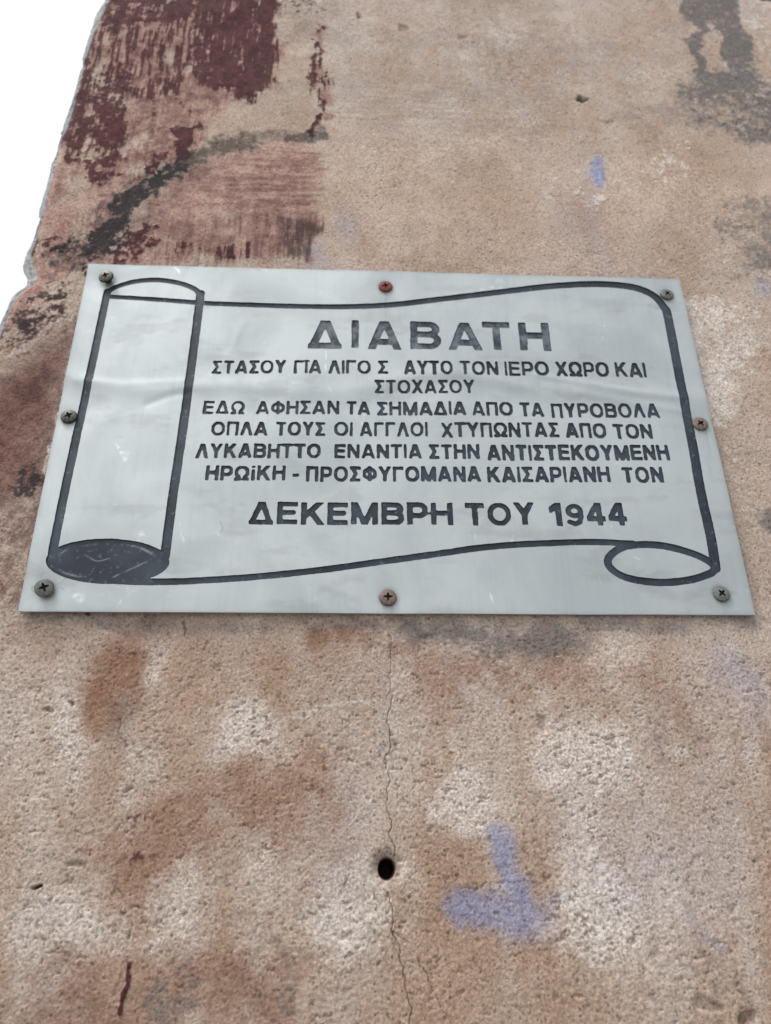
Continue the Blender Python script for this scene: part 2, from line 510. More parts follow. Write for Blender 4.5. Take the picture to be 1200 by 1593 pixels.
    grey = mx(
        brk(g1, 0.7 * nf + 0.3 * nm, 1.0, 0.25, 0.85) * 0.96,
        0.45 * brk(poly([(960, 120), (1240, 120), (1240, 230), (1050, 225), (940, 190)], 0.42, 0.02), nm, 1.0, 0.3, 0.8),
        0.75 * brk(poly([(1120, 312), (1240, 290), (1240, 430), (1140, 418), (1160, 385), (1110, 350)], 0.75, 0.02), 0.7 * nf + 0.3 * nm, 1.2, 0.2, 0.95),
        0.35 * brk(blob(790, 90, 55, 60, 0, 0.5, 0.8), nf, 0.8, 0.3, 0.8),
        0.75 * brk(blob(1186, 806, 30, 18, 0, 0.9, 0.9), nf, 0.9, 0.2, 0.9),
        0.8 * brk(line([(640, 980), (730, 990), (790, 1002), (840, 1000), (905, 990)], 52, 0.85, 0.9, 0.6), 0.6 * nf + 0.4 * nm, 0.9, 0.15, 0.95),
        0.55 * brk(line([(60, 958), (220, 972), (420, 964), (600, 968), (900, 972), (1160, 966)], 30, 0.75, 0.95, 0.6), nm, 0.9, 0.15, 1.0),
        0.5 * brk(blob(283, 1545, 42, 55, 0, 0.72, 0.7), nf, 0.9, 0.3, 0.8),
        0.4 * brk(line([(420, 1450), (445, 1480), (432, 1590)], 26, 0.6, 0.9), nf, 1.0, 0.3, 0.8),
        0.42 * blob(206, 1105, 20, 40, 8, 0.8, 0.9),
        0.3 * brk(blob(1120, 1540, 120, 70, 0, 0.5, 0.8), nf, 1.1, 0.3, 0.8),
        0.22 * brk(poly([(520, 120), (900, 120), (900, 212), (520, 212)], 0.5, 0.02), nh, 1.0, 0.3, 0.8))
    # ---- whitish lime patches
    wl = mx(
        blob(112, 1140, 32, 92, -14, 0.72, 0.8), blob(220, 1210, 34, 90, -4, 0.62, 0.8), blob(390, 1130, 66, 52, -10, 0.85, 0.6),
        blob(248, 1030, 22, 48, 0, 0.7, 0.7), line([(450, 1108), (520, 1100), (580, 1096)], 10, 0.6, 0.8),
        blob(725, 1250, 52, 60, 0, 0.85, 0.5), blob(712, 1180, 14, 40, 0, 0.5, 0.9), blob(905, 1180, 80, 62, 0, 0.85, 0.5),
        blob(905, 1260, 34, 70, 0, 0.55, 0.8), blob(930, 1420, 78, 78, 0, 0.85, 0.55), blob(905, 1340, 40, 40, 0, 0.6, 0.8),
        blob(548, 1430, 64, 70, 0, 0.82, 0.6), blob(545, 1360, 40, 36, 0, 0.6, 0.8), blob(640, 1372, 30, 40, 0, 0.5, 0.8),
        blob(290, 1405, 56, 62, 0, 0.7, 0.7), blob(90, 1440, 120, 56, 0, 0.72, 0.7), blob(40, 1490, 50, 40, 0, 0.6, 0.8),
        blob(30, 1180, 34, 120, 0, 0.42, 0.9), blob(430, 1340, 60, 40, 0, 0.42, 0.9), blob(590, 1040, 60, 40, 0, 0.3, 0.9),
        blob(1140, 1172, 12, 30, 0, 0.6, 0.7), blob(1060, 1175, 18, 12, 0, 0.5, 0.7), blob(560, 1240, 30, 60, 0, 0.35, 0.9))
    white = mx(
        brk(wl, 0.3 * nf + 0.4 * nm + 0.3 * nb, 0.9, 0.05, 1.05) * 0.74,
        brk(poly([(1072, 450), (1130, 450), (1200, 480), (1190, 560), (1150, 600), (1128, 640), (1130, 720), (1112, 640), (1090, 560)], 0.52, 0.012), 0.35 * nf + 0.65 * nm, 1.3, 0.3, 0.75) * 0.72,
        brk(line([(1080, 462), (1094, 520), (1110, 570), (1120, 640)], 46, 0.66, 0.8), 0.5 * nf + 0.5 * nm, 1.0, 0.3, 0.75) * 0.85,
        brk(poly([(1000, 232), (1072, 230), (1060, 280), (1020, 272)], 0.42, 0.01), nf, 1.4, 0.45, 0.58) * 0.8,
        brk(poly([(830, 262), (990, 280), (990, 305), (830, 310)], 0.2, 0.012), nf, 1.4, 0.45, 0.58) * 0.8,
        brk(blob(925, 300, 16, 9, 0, 0.7), nf, 1.0) * 0.8,
        brk(poly([(1140, 0), (1240, -30), (1240, 90), (1178, 98)], 0.55, 0.01), nf, 0.9, 0.3, 0.8) * 0.55,
        brk(blob(1135, 78, 12, 9), nf, 0.9) * 0.6, brk(blob(1134, 112, 14, 10), nf, 0.9) * 0.7, brk(blob(1106, 132, 14, 7), nf, 0.9) * 0.7,
        brk(blob(1150, 136, 10, 7), nf, 0.9) * 0.6, brk(line([(1128, 104), (1140, 118)], 14, 0.8), nf, 0.8) * 0.6,
        brk(line([(20, 548), (60, 522), (104, 500)], 12, 0.62, 0.8), nf, 0.8, 0.3, 0.8) * 0.7,
        brk(line([(106, 520), (92, 590), (80, 680), (66, 770)], 7, 0.6, 0.8), nv, 0.8, 0.3, 0.8) * 0.7,
        0.4 * brk(blob(700, 100, 180, 80, 0, 0.4, 0.9), nm, 0.8, 0.3, 0.9), 0.3 * brk(blob(960, 110, 120, 70, 0, 0.5, 0.9), nm, 0.8, 0.3, 0.9))
    # ---- blue spray
    blue = mx(
        0.5 * brk(line([(720, 1412), (770, 1416), (815, 1420)], 52, 1, 0.85, 0.3), 0.6 * nf + 0.4 * nm, 0.7, 0.1, 1.0),
        0.56 * blob(812, 1426, 36, 34, 0, 0.9, 0.9, 0.4),
        0.5 * brk(line([(784, 1296), (796, 1350), (814, 1400)], 42, 0.95, 0.95, 0.4), 0.6 * nf + 0.4 * nm, 0.7, 0.1, 1.0),
        0.22 * blob(850, 1408, 30, 12), 0.22 * blob(1155, 1070, 34, 50, 0, 1, 0.9), 0.16 * line([(1070, 1425), (1120, 1462)], 24, 1, 0.9),
        0.7 * brk(blob(928, 266, 15, 24, 15, 0.8, 0.5), nf, 0.9), 0.12 * blob(920, 340, 14, 90, 0, 1, 0.9), 0.22 * blob(538, 346, 18, 20, 0, 1, 0.9),
        0.1 * blob(880, 345, 30, 40, 0, 1, 0.9), 0.26 * blob(1196, 442, 16, 18, 0, 1, 0.8), 0.18 * blob(488, 400, 14, 30, 0, 1, 0.9),
        0.1 * blob(1030, 1150, 14, 60, 0, 1, 0.9), 0.08 * blob(1010, 1340, 110, 90, 0, 1, 0.9), 0.06 * blob(530, 1280, 40, 110, 0, 1, 0.9))
    # ---- rust brown stains
    rust = mx(
        0.6 * brk(poly([(130, 975), (300, 985), (560, 985), (560, 1070), (420, 1090), (330, 1080), (270, 1110), (235, 1180), (150, 1180), (130, 1080)], 0.7, 0.02), 0.5 * nm + 0.5 * nb, 1.0, 0.05, 1.1),
        0.5 * brk(poly([(180, 1290), (300, 1190), (470, 1180), (490, 1330), (330, 1330), (200, 1370)], 0.7, 0.02), 0.5 * nv + 0.5 * nm, 1.0, 0.05, 1.1),
        1.0 * brk(blob(190, 1045, 58, 80, 8, 0.9, 0.8), nm, 0.9, 0.05, 1.1), 0.5 * blob(200, 1120, 24, 40, 0, 0.9, 0.9),
        0.9 * brk(line([(480, 985), (600, 1000), (640, 1010)], 50, 0.85, 0.9), nm, 0.9, 0.1, 1.1),
        0.75 * brk(line([(190, 1335), (260, 1310), (340, 1265), (410, 1240), (455, 1300)], 92, 0.85, 0.9), nm, 1.0, 0.1, 1.1),
        0.8 * brk(blob(425, 1240, 85, 95, 0, 0.8, 0.9), nm, 0.9, 0.1, 1.1), 0.4 * blob(380, 1010, 140, 50, 0, 0.7, 0.9),
        0.7 * brk(line([(600, 1010), (720, 1040), (860, 1030)], 130, 0.7, 0.95), nm, 0.9, 0.1, 1.1), 0.5 * line([(985, 1050), (1040, 1090), (1085, 1150)], 34, 0.8, 0.95),
        0.3 * brk(poly([(560, 1480), (1240, 1500), (1240, 1700), (560, 1700)], 0.5, 0.03), nm, 0.8, 0.1, 1.1),
        0.75 * brk(poly([(-60, 1500), (470, 1440), (480, 1700), (-60, 1700)], 0.75, 0.04), nm, 0.9, 0.1, 1.1),
        0.22 * line([(675, 1280), (680, 1460)], 30, 1, 0.9), 0.25 * blob(110, 1000, 70, 40, 0, 0.8, 0.9),
        0.35 * brk(poly([(0, 880), (40, 860), (20, 960), (-40, 960)], 0.5, 0.01), nf, 0.9))
    # ---- warm / tan drift of the plain plaster
    warm = np.clip(0.55 * sstep(0.42, 0.36, zr) * upper + 0.25 * nb - 0.1, 0, 1)
    warm = np.maximum(warm, 0.7 * blob(720, 300, 240, 100, 0, 1, 0.9))
    ws = fbm(x, zz, 0.016, 0.13, octv=4, seed=31, gain=0.6)        # old run-off washes down the wall
    ws2 = fbm(x, zz, 0.05, 0.09, octv=5, seed=32, gain=0.6)
    tan = lower * np.clip(0.48 + 0.7 * (ws - 0.5) + 0.9 * (ws2 - 0.5) + 0.4 * (nm - 0.5) + 0.25 * sstep(-0.12, -0.20, zr), 0, 1)
    rust = np.maximum(rust, 0.35 * lower * sstep(0.5, 0.9, 0.6 * ws2 + 0.4 * ws + 0.15 * (nf - 0.5)))
    tan *= 1 - 0.7 * white
    tan = np.maximum(tan, 0.4 * (1 - upper) * (1 - lower))
    ws3 = fbm(x, zz, 0.035, 0.05, octv=6, seed=33, gain=0.7)
    tan = np.maximum(tan, (1 - lower) * np.clip(0.30 + 1.6 * (ws3 - 0.5), 0, 0.8) * (1 - 0.6 * white))
    grey = np.maximum(grey, (1 - lower) * 0.30 * sstep(0.45, 0.85, 0.5 * nm + 0.5 * fbm(x, zz, 0.09, 0.03, octv=5, seed=34)) * (0.4 + 0.6 * sstep(0.36, 0.42, zr)))
    warm = np.clip(warm + 0.2 * (nm - 0.5), 0, 1)
    # ---- relief
    crack = [(607, 985), (609, 1020), (606, 1060), (610, 1088), (604, 1118), (609, 1152), (601, 1180), (604, 1214), (601, 1250), (610, 1282), (607, 1296), (613, 1315), (615, 1332)]
    crack2 = [(604, 1388), (607, 1405), (612, 1424), (611, 1446), (620, 1468), (625, 1500), (628, 1530), (634, 1548), (640, 1570), (640, 1600)]
    sub = [[(626, 985), (620, 1000), (612, 1010)], [(668, 1530), (690, 1570), (704, 1600)], [(612, 1448), (640, 1470), (668, 1530)],
           [(188, 1120), (184, 1165), (196, 1180), (206, 1200)], [(60, 1158), (84, 1150), (104, 1168)], [(183, 1360), (184, 1384), (204, 1412), (206, 1440), (200, 1465)],
           [(0, 1383), (40, 1380), (100, 1374), (180, 1374)], [(85, 1386), (110, 1394), (140, 1388)], [(205, 1410), (230, 1414)]]
    wjx = x + (fbm(x, zz, 0.004, octv=3, seed=41) - 0.5) * 0.0022
    xs, wx_keep = x, wx

    def crk(pts, wid):
        nonlocal wx, wz
        a, b = wx, wz
        wx, wz = wjx, zz + (fbm(x, zz, 0.004, octv=3, seed=42) - 0.5) * 0.002
        d = line(pts, 1, ret_d=True)
        wx, wz = a, b
        return np.exp(-(d / wid) ** 2)
    cr = np.maximum(crk(crack, 0.00022), crk(crack2, 0.00024))
    crs = np.zeros(x.shape)
    for s_ in sub:
        crs = np.maximum(crs, crk(s_, 0.0003))
    crs *= sstep(0.3, 0.6, nm)
    h = (fbm(x, zz, 0.16, octv=2, seed=51) - 0.5) * 0.003 + (nb - 0.5) * 0.0012
    rough = 0.35 + 0.65 * lower + 0.25 * (1 - upper) * (1 - lower)
    wmask = white * lower
    gr = fbm(x, zz, 0.0017, 0.0014, octv=3, seed=52, gain=0.8)
    h += rough * (gr - 0.5) * (0.00042 + 0.00020 * wmask)
    h += rough * (fbm(x, zz, 0.008, octv=3, seed=53) - 0.5) * 0.00025
    # irregular little voids where the skin of the plaster has gone, many in the lime patches, few elsewhere
    pn = fbm(x, zz, 0.0028, 0.0020, octv=3, seed=61, gain=0.6)
    pn2 = fbm(x, zz, 0.012, 0.009, octv=4, seed=62, gain=0.6)
    pit = sstep(0.80, 0.97, pn + 0.13 * wmask - 0.10 * (1 - lower) + 0.10 * (nm - 0.5))
    pit2 = 0.6 * sstep(0.93, 0.99, pn2) * lower
    h -= 0.00055 * pit + 0.0007 * pit2
    h += 0.00045 * burg + 0.0003 * grey                           # paint and cement skins stand a little proud
    h -= 0.0011 * cr * (0.4 + 0.8 * nm) + 0.0006 * crs
    # trowel step above the plaque, lap of the cement skin
    st = wpt(700, 226)[1] + (fbm(x, zz * 0, 0.08, octv=3, seed=71) - 0.5) * 0.01
    h += 0.00025 * sstep(st - 0.005, st + 0.005, zz) * sstep(-0.06, 0.0, x)

    def dent(cx, cy, rx, ry, depth, soft=0.5):
        return depth * blob(cx, cy, rx, ry, 0, 1, soft, warp=1)
    h -= dent(903, 147, 7, 5, 0.006, 0.5) + dent(635, 47, 10, 9, 0.002, 0.4) + dent(716, 63, 7, 4, 0.0012) + dent(948, 187, 10, 4, 0.001)
    h -= dent(44, 1379, 12, 5, 0.006, 0.6) + dent(1088, 1558, 18, 12, 0.002, 0.5) + dent(1168, 1592, 14, 16, 0.0025, 0.5) + dent(558, 26, 4, 4, 0.002)
    h -= dent(1186, 2, 9, 4, 0.004) + dent(660, 992, 12, 6, 0.0012) + dent(842, 1130, 10, 6, 0.002) + dent(118, 1085, 5, 4, 0.003) + dent(82, 1113, 7, 4, 0.002)
    h -= dent(210, 1238, 9, 4, 0.002) + dent(1166, 1590, 10, 10, 0.002) + dent(130, 1334, 12, 6, 0.0018)
    hole_rim = blob(600, 1348, 20, 26, 0, 1, 0.55, warp=0) * sstep(0.1, 0.6, nf + 0.25)
    hole = blob(602, 1352, 12.5, 16, 0, 1, 0.16, warp=0)
    hd = np.maximum(0.0012 * hole_rim, 0.030 * hole)
    h = h * (1 - hole) - hd
    # the arris crumbles back over the last millimetres
    dist_e = x - np.repeat(ei[:, None], nx, 1).ravel()
    h -= 0.0012 * (1 - sstep(0, 0.004, dist_e)) * (0.3 + nm)
    fade = (1 - sstep(0.36, 0.42, x)) * (1 - sstep(0.60, 0.66, zr)) * sstep(-0.27, -0.215, zr)
    h *= fade
    dirt_shade = np.clip(0.5 * cr * (0.2 + 1.2 * nf) + 0.45 * crs + 0.30 * pit + 0.75 * hole_rim * sstep(wpt(602, 1372)[1], wpt(602, 1345)[1], zz) + 0.6 * hole, 0, 0.9)  # shade in cracks and pits painted as colour; real dirt round the hole
    dirt_shade = np.maximum(dirt_shade, 0.8 * mx(blob(903, 147, 8, 5), blob(44, 1379, 12, 5), blob(558, 26, 4, 4), blob(1186, 2, 9, 4)))
    spk, rs = worley(x, zz, 0.012, 77)
    dirt_shade = np.maximum(dirt_shade, 0.6 * (1 - sstep(0.03, 0.09, spk)) * (rs > 0.55) * (1 - 0.6 * lower))
    white = white * (1 - 0.4 * pit)
    edge = np.zeros(x.shape)
    edge = (1 - sstep(0, 0.0012, dist_e)) * 0.8
    Yf = WALL_Y - h

    # ---- chipped arris and side return, as extra columns to the left of the face
    NB, NS = 7, 9
    ys_face = Yf.reshape(nz, nx)[:, 0]
    ex, ey = [], []
    depth = np.maximum((ei - eo) * 0.35, 0.0006) + 0.0012 * (fbm(z, z * 0 + 8, 0.03, octv=3, seed=81))
    for k in range(NS):
        s_ = k / NS
        ex.append(eo + 0.0 * z + (fbm(z, z * 0 + 40 * s_, 0.02, octv=3, seed=82) - 0.5) * 0.002 * (1 - s_) ** 0.3 + 0.004 * (1 - s_))
        ey.append(WALL_Y + depth + 0.30 * (1 - s_) ** 2.2)
    for k in range(NB):
        s_ = k / NB
        bul = math.sin(s_ * math.pi / 2)
        ex.append(eo + (ei - eo) * s_)
        ey.append((WALL_Y + depth) * (1 - bul) + ys_face * bul + (fbm(z, z * 0 + 5 * k, 0.006, octv=3, seed=83 + k) - 0.5) * 0.0012 * (k > 0))
    EX, EY = np.array(ex).T, np.array(ey).T
    ne = NB + NS
    Xa = np.concatenate([EX, X], 1)
    Ya = np.concatenate([EY, Yf.reshape(nz, nx)], 1)
    Za = np.repeat(z[:, None], nx + ne, 1)
    verts = np.stack([Xa, Ya, Za], -1).reshape(-1, 3)

    def pad(a, v):
        return np.concatenate([np.full((nz, ne), v), a.reshape(nz, nx)], 1).ravel()
    ma = np.stack([pad(burg, 0), pad(pink, 0), pad(black, 0), pad(grey, 0)], 1)
    mb = np.stack([pad(white, 0), pad(blue, 0), pad(rust, 0), pad(brown, 0)], 1)
    mc = np.stack([pad(dirt_shade, 0), pad(warm, 0), pad(edge, 1), pad(tan, 0)], 1)
    n = nx + ne
    i, j = np.meshgrid(np.arange(nz - 1), np.arange(n - 1), indexing='ij')
    q = (i * n + j).ravel()
    faces = np.stack([q, q + 1, q + n + 1, q + n], 1)
    # back, right end, top: close the slab
    nvt = len(verts)
    xr, yb = Xa[0, -1], WALL_Y + 0.30
    ext = np.array([[xr, yb, z[0]], [xr, yb, z[-1]]])
    verts = np.vstack([verts, ext])
    a0, a1 = 0, (nz - 1) * n                       # back-left bottom / top
    f0, f1 = n - 1, nz * n - 1                     # front-right bottom / top
    cap = np.array([[a0, a1, nvt + 1, nvt], [f0, nvt, nvt + 1, f1]])
    top = [np.array([list(range(a1, a1 + n)) + [nvt + 1]])]
    zero = np.zeros((2, 4))
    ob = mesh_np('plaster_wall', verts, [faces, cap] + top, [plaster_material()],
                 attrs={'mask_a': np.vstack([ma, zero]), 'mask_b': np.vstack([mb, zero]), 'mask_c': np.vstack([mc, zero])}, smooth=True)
    ob['label'] = 'weathered beige plaster wall with broken left edge and flaking burgundy paint, behind the plaque'
    ob['category'] = 'wall'
    ob['kind'] = 'thing'
    return ob


build_wall()


# ================================================================== THE PLAQUE
PWD, PHT = 0.40, 0.40 / 1.6648
GS = 0.0004                                          # engraving grid
NXP, NYP = int(round(PWD / GS)) + 1, int(round(PHT / GS)) + 1
gx = np.linspace(-PWD / 2, PWD / 2, NXP)
gz = np.linspace(0, PHT, NYP)
root = bpy.data.objects.new('memorial_plaque', None)
root.location = (0, 0, Z0)
root.empty_display_size = 0.05
C.collection.objects.link(root)
root['label'] = 'silver metal memorial plaque engraved with a scroll and Greek capital lettering, screwed to the wall'
root['category'] = 'plaque'


def ppt(px, py):
    p = survey(px, py, 0.0)
    return np.array([p[0], p[1] - Z0])


def plate_y(x, z):
    """gentle dents of the thin sheet (towards the viewer is negative)"""
    s = z - (0.148 + 0.006 * np.sin(x * 21 + 0.6) + 0.004 * np.sin(x * 47))
    r = -0.0005 * np.exp(-(s / 0.0055) ** 2) * (0.35 + 0.65 * np.abs(np.sin(x * 13 + 0.4)))
    r += 0.0003 * np.exp(-((s + 0.013) / 0.008) ** 2)
    r += 0.0003 * np.sin(x * 17 + 1.0) * np.sin(z * 22 + 0.5)
    r += 0.0005 * (fbm(x, z, 0.045, octv=2, seed=91) - 0.5)
    # sharper creases at the right-hand side and by the big roll
    for pts, am in (([(836, 584), (930, 600), (1000, 612), (1066, 618)], 0.00040), ([(900, 612), (980, 626), (1066, 640)], 0.00030), ([(120, 592), (200, 598), (285, 592)], 0.00014),
                    ([(230, 628), (262, 616), (292, 610)], -0.00030), ([(380, 500), (352, 560), (330, 585)], 0.00012)):
        sp = [ppt(*q) for q in pts]
        dd = np.full(np.shape(x), 9.0)
        for a_, b_ in zip(sp[:-1], sp[1:]):
            e_ = b_ - a_
            t_ = np.clip(((x - a_[0]) * e_[0] + (z - a_[1]) * e_[1]) / (e_ @ e_), 0, 1)
            dd = np.minimum(dd, np.hypot(x - a_[0] - t_ * e_[0], z - a_[1] - t_ * e_[1]))
        r -= am * np.exp(-(dd / 0.0028) ** 2)
    # pulled in round the screws
    for c in SCREW_XZ:
        r += 0.0006 * np.exp(-(((x - c[0]) ** 2 + (z - c[1]) ** 2) / 0.011 ** 2))
    return r


SCREWS = [  # px, py, radius mm, stands out mm, tilt x, tilt z, turn, finish
    (167, 435, 4.9, 4.6, 2, -6, 20, 'dark', 'blackened screw standing out of the top left corner'),
    (600, 446, 4.7, 1.0, 4, 0, 8, 'rust', 'rusty red screw at the top centre'),
    (1038, 458, 4.6, 1.2, 6, 4, 40, 'grey', 'small grey screw in the top right corner'),
    (108, 648, 4.8, 1.4, 6, 4, 30, 'dark', 'dark grey screw midway down the left edge'),
    (1090, 659, 4.8, 1.0, 5, -3, 30, 'brown', 'brownish screw midway down the right edge'),
    (72, 917, 5.0, 3.8, -2, 12, 25, 'grey', 'large tilted grey screw in the bottom left corner'),
    (604, 929, 4.8, 1.4, 6, 5, 0, 'brown', 'brown tarnished screw at the bottom centre'),
    (1122, 924, 4.6, 1.2, 5, -4, 42, 'grey', 'flat grey screw in the bottom right corner')]
SCREW_XZ = [ppt(s[0], s[1]) for s in SCREWS]


# ---- letter shapes: strokes in a box w wide and 1 high, stem t
def arc(cx, cy, rx, ry, a0, a1, n=22):
    return [(cx + rx * math.cos(R(a0 + (a1 - a0) * k / n)), cy + ry * math.sin(R(a0 + (a1 - a0) * k / n))) for k in range(n + 1)]


def glyph(ch, t):
    h = t / 2
    e = 0.15
    b = t * 0.9 / 2                      # half of a horizontal bar
    if ch in 'ΑΔΛ':
        w = {'Α': 1.02, 'Δ': 1.04, 'Λ': 0.96}[ch]
        k = (w / 2 - h * 1.02)
        st = [[(h * 1.04 - k * e, -e), (w / 2 + 0.0 - 0.02 + k * 0.06, 1.06)], [(w - h * 1.04 + k * e, -e), (w / 2 + 0.02 - k * 0.06, 1.06)]]
        if ch == 'Α':
            st.append([(0.26, 0.27), (w - 0.26, 0.27)])
        if ch == 'Δ':
            st.append([(0.12, b), (w - 0.12, b)])
        return w, st
    if ch == 'Β':
        w, m = 0.96, 0.53
        return w, [[(h, -e), (h, 1 + e)], [(h, 1 - b), (0.56, 1 - b)] + arc(0.56, (1 - b + m) / 2, 0.25, (1 - b - m) / 2, 90, -90) + [(h, m)],
                   [(h, m), (0.58, m)] + arc(0.58, (m + b) / 2, 0.27, (m - b) / 2, 90, -90) + [(h, b)]]
    if ch == 'Γ':
        return 0.80, [[(h, -e), (h, 1 + e)], [(h, 1 - b), (0.8 + e, 1 - b)]]
    if ch == 'Ε':
        return 0.86, [[(h, -e), (h, 1 + e)], [(h, 1 - b), (0.83 + e, 1 - b)], [(h, 0.52), (0.80 - h, 0.52)], [(h, b), (1.0, b)]]
    if ch == 'Η':
        return 0.94, [[(h, -e), (h, 1 + e)], [(0.94 - h, -e), (0.94 - h, 1 + e)], [(h, 0.53), (0.94 - h, 0.53)]]
    if ch == 'Ι':
        return t, [[(h, -e), (h, 1 + e)]]
    if ch == 'Ϊ':
        return t * 1.25, [[(0.62 * t, -e), (0.62 * t, 0.66)], [(0.2 * t, 0.93), (0.21 * t, 0.93)], [(1.04 * t, 0.93), (1.05 * t, 0.93)]]
    if ch == 'Κ':
        return 0.98, [[(h, -e), (h, 1 + e)], [(0.82 + 0.12, 1.14), (0.12, 0.32)], [(0.40, 0.60), (0.86 + 0.11, -0.16)]]
    if ch == 'Μ':
        w = 1.14
        return w, [[(h, -e), (h, 1 + e)], [(w - h, -e), (w - h, 1 + e)], [(h + 0.01, 1.02), (w / 2, 0.02)], [(w - h - 0.01, 1.02), (w / 2, 0.02)]]
    if ch == 'Ν':
        w = 0.94
        return w, [[(h, -e), (h, 1 + e)], [(w - h, -e), (w - h, 1 + e)], [(h, 1.0), (w - h, 0.0)]]
    if ch == 'Ο':
        w = 1.06
        return w, [arc(w / 2, 0.5, w / 2 - h, 0.52 - h, 0, 360, 40)]
    if ch == 'Π':
        w = 0.92
        return w, [[(h, -e), (h, 1 + e)], [(w - h, -e), (w - h, 1 + e)], [(h, 1 - b), (w - h, 1 - b)]]
    if ch == 'Ρ':
        m = 0.40
        return 0.88, [[(h, -e), (h, 1 + e)], [(h, 1 - b), (0.52, 1 - b)] + arc(0.52, (1 - b + m) / 2, 0.26, (1 - b - m) / 2, 90, -90) + [(h, m)]]
    if ch == 'Σ':
        w = 0.82
        return w, [[(h * 0.9, 1 - b), (w + e, 1 - b)], [(h * 0.9, b), (w + e, b)], [(h * 0.9, 0.98), (0.46, 0.51)], [(0.46, 0.51), (h * 0.9, 0.02)]]
    if ch == 'Τ':
        w = 0.86
        return w, [[(-e, 1 - b), (w + e, 1 - b)], [(w / 2, 1 - b), (w / 2, -e)]]
    if ch == 'Υ':
        w = 0.94
        return w, [[(0.04, 1.12), (w / 2, 0.44)], [(w - 0.04, 1.12), (w / 2, 0.44)], [(w / 2, 0.44), (w / 2, -e)]]
    if ch == 'Φ':
        w = 1.06
        return w, [[(w / 2, -e), (w / 2, 1 + e)], arc(w / 2, 0.5, w / 2 - h, 0.30, 0, 360, 36)]
    if ch == 'Χ':
        w = 0.94
        return w, [[(0.02, 1.12), (w - 0.02, -0.12)], [(w - 0.02, 1.12), (0.02, -0.12)]]
    if ch == 'Ω':
        w = 1.06
        return w, [[(-e, b), (0.36, b), (0.33, 0.12)] + arc(w / 2, 0.57, w / 2 - h, 0.45 - h, 238, -58, 36) + [(w - 0.33, 0.12), (w - 0.36, b), (w + e, b)]]
    if ch == '1':
        return 0.58, [[(0.40, -e), (0.40, 1 + e)], [(0.40, 0.95), (0.06, 0.68)]]
    if ch == '9':
        return 0.76, [arc(0.38, 0.67, 0.38 - h, 0.33 - h, 0, 360, 30), [(0.76 - h, 0.66), (0.75 - h, 0.42), (0.62 - h * 0.4, 0.20), (0.36, b), (0.14, 0.20)]]
    if ch == '4':
        return 0.80, [[(0.56, -e), (0.56, 1 + e)], [(0.53, 1.0), (0.10, 0.34)], [(0.08, 0.30), (0.8 + e, 0.30)]]
    if ch == '-':
        return 0.42, [[(-e, 0.36), (0.42 + e, 0.36)]]
    raise KeyError(ch)


def seg_field(f, p, q, hw, box=None, mar=0.0016):
    """union of one rounded segment into the distance field f"""
    m = hw + mar
    j0 = max(int((min(p[0], q[0]) - m + PWD / 2) / GS), 0)
    j1 = min(int((max(p[0], q[0]) + m + PWD / 2) / GS) + 2, NXP)
    i0 = max(int((min(p[1], q[1]) - m) / GS), 0)
    i1 = min(int((max(p[1], q[1]) + m) / GS) + 2, NYP)
    if j1 <= j0 or i1 <= i0:
        return
    a, b = np.meshgrid(gx[j0:j1], gz[i0:i1])
    e = (q[0] - p[0], q[1] - p[1])
    L = max(e[0] ** 2 + e[1] ** 2, 1e-14)
    t = np.clip(((a - p[0]) * e[0] + (b - p[1]) * e[1]) / L, 0, 1)
    d = np.hypot(a - p[0] - t * e[0], b - p[1] - t * e[1]) - hw
    if box is not None:
        d = np.maximum(d, np.maximum(np.maximum(box[0] - a, a - box[1]), np.maximum(box[2] - b, b - box[3])))
    f[i0:i1, j0:j1] = np.minimum(f[i0:i1, j0:j1], d)


def new_field():
    return np.full((NYP, NXP), 0.0016)


rng = np.random.default_rng(4)


GXX, GZZ = np.meshgrid(gx, gz)
ROUGH = (fbm(GXX, GZZ, 0.0016, octv=3, seed=98) - 0.5) * 0.00034 + (fbm(GXX, GZZ, 0.006, octv=2, seed=99) - 0.5) * 0.00022
JOINS = {1: [(467, 561.8, 481, 562), (664, 562.8, 673, 563)], 4: [(712, 659, 728, 659.5)], 5: [(438, 692, 470, 692.3)], 7: [(655, 801, 676, 797)]}


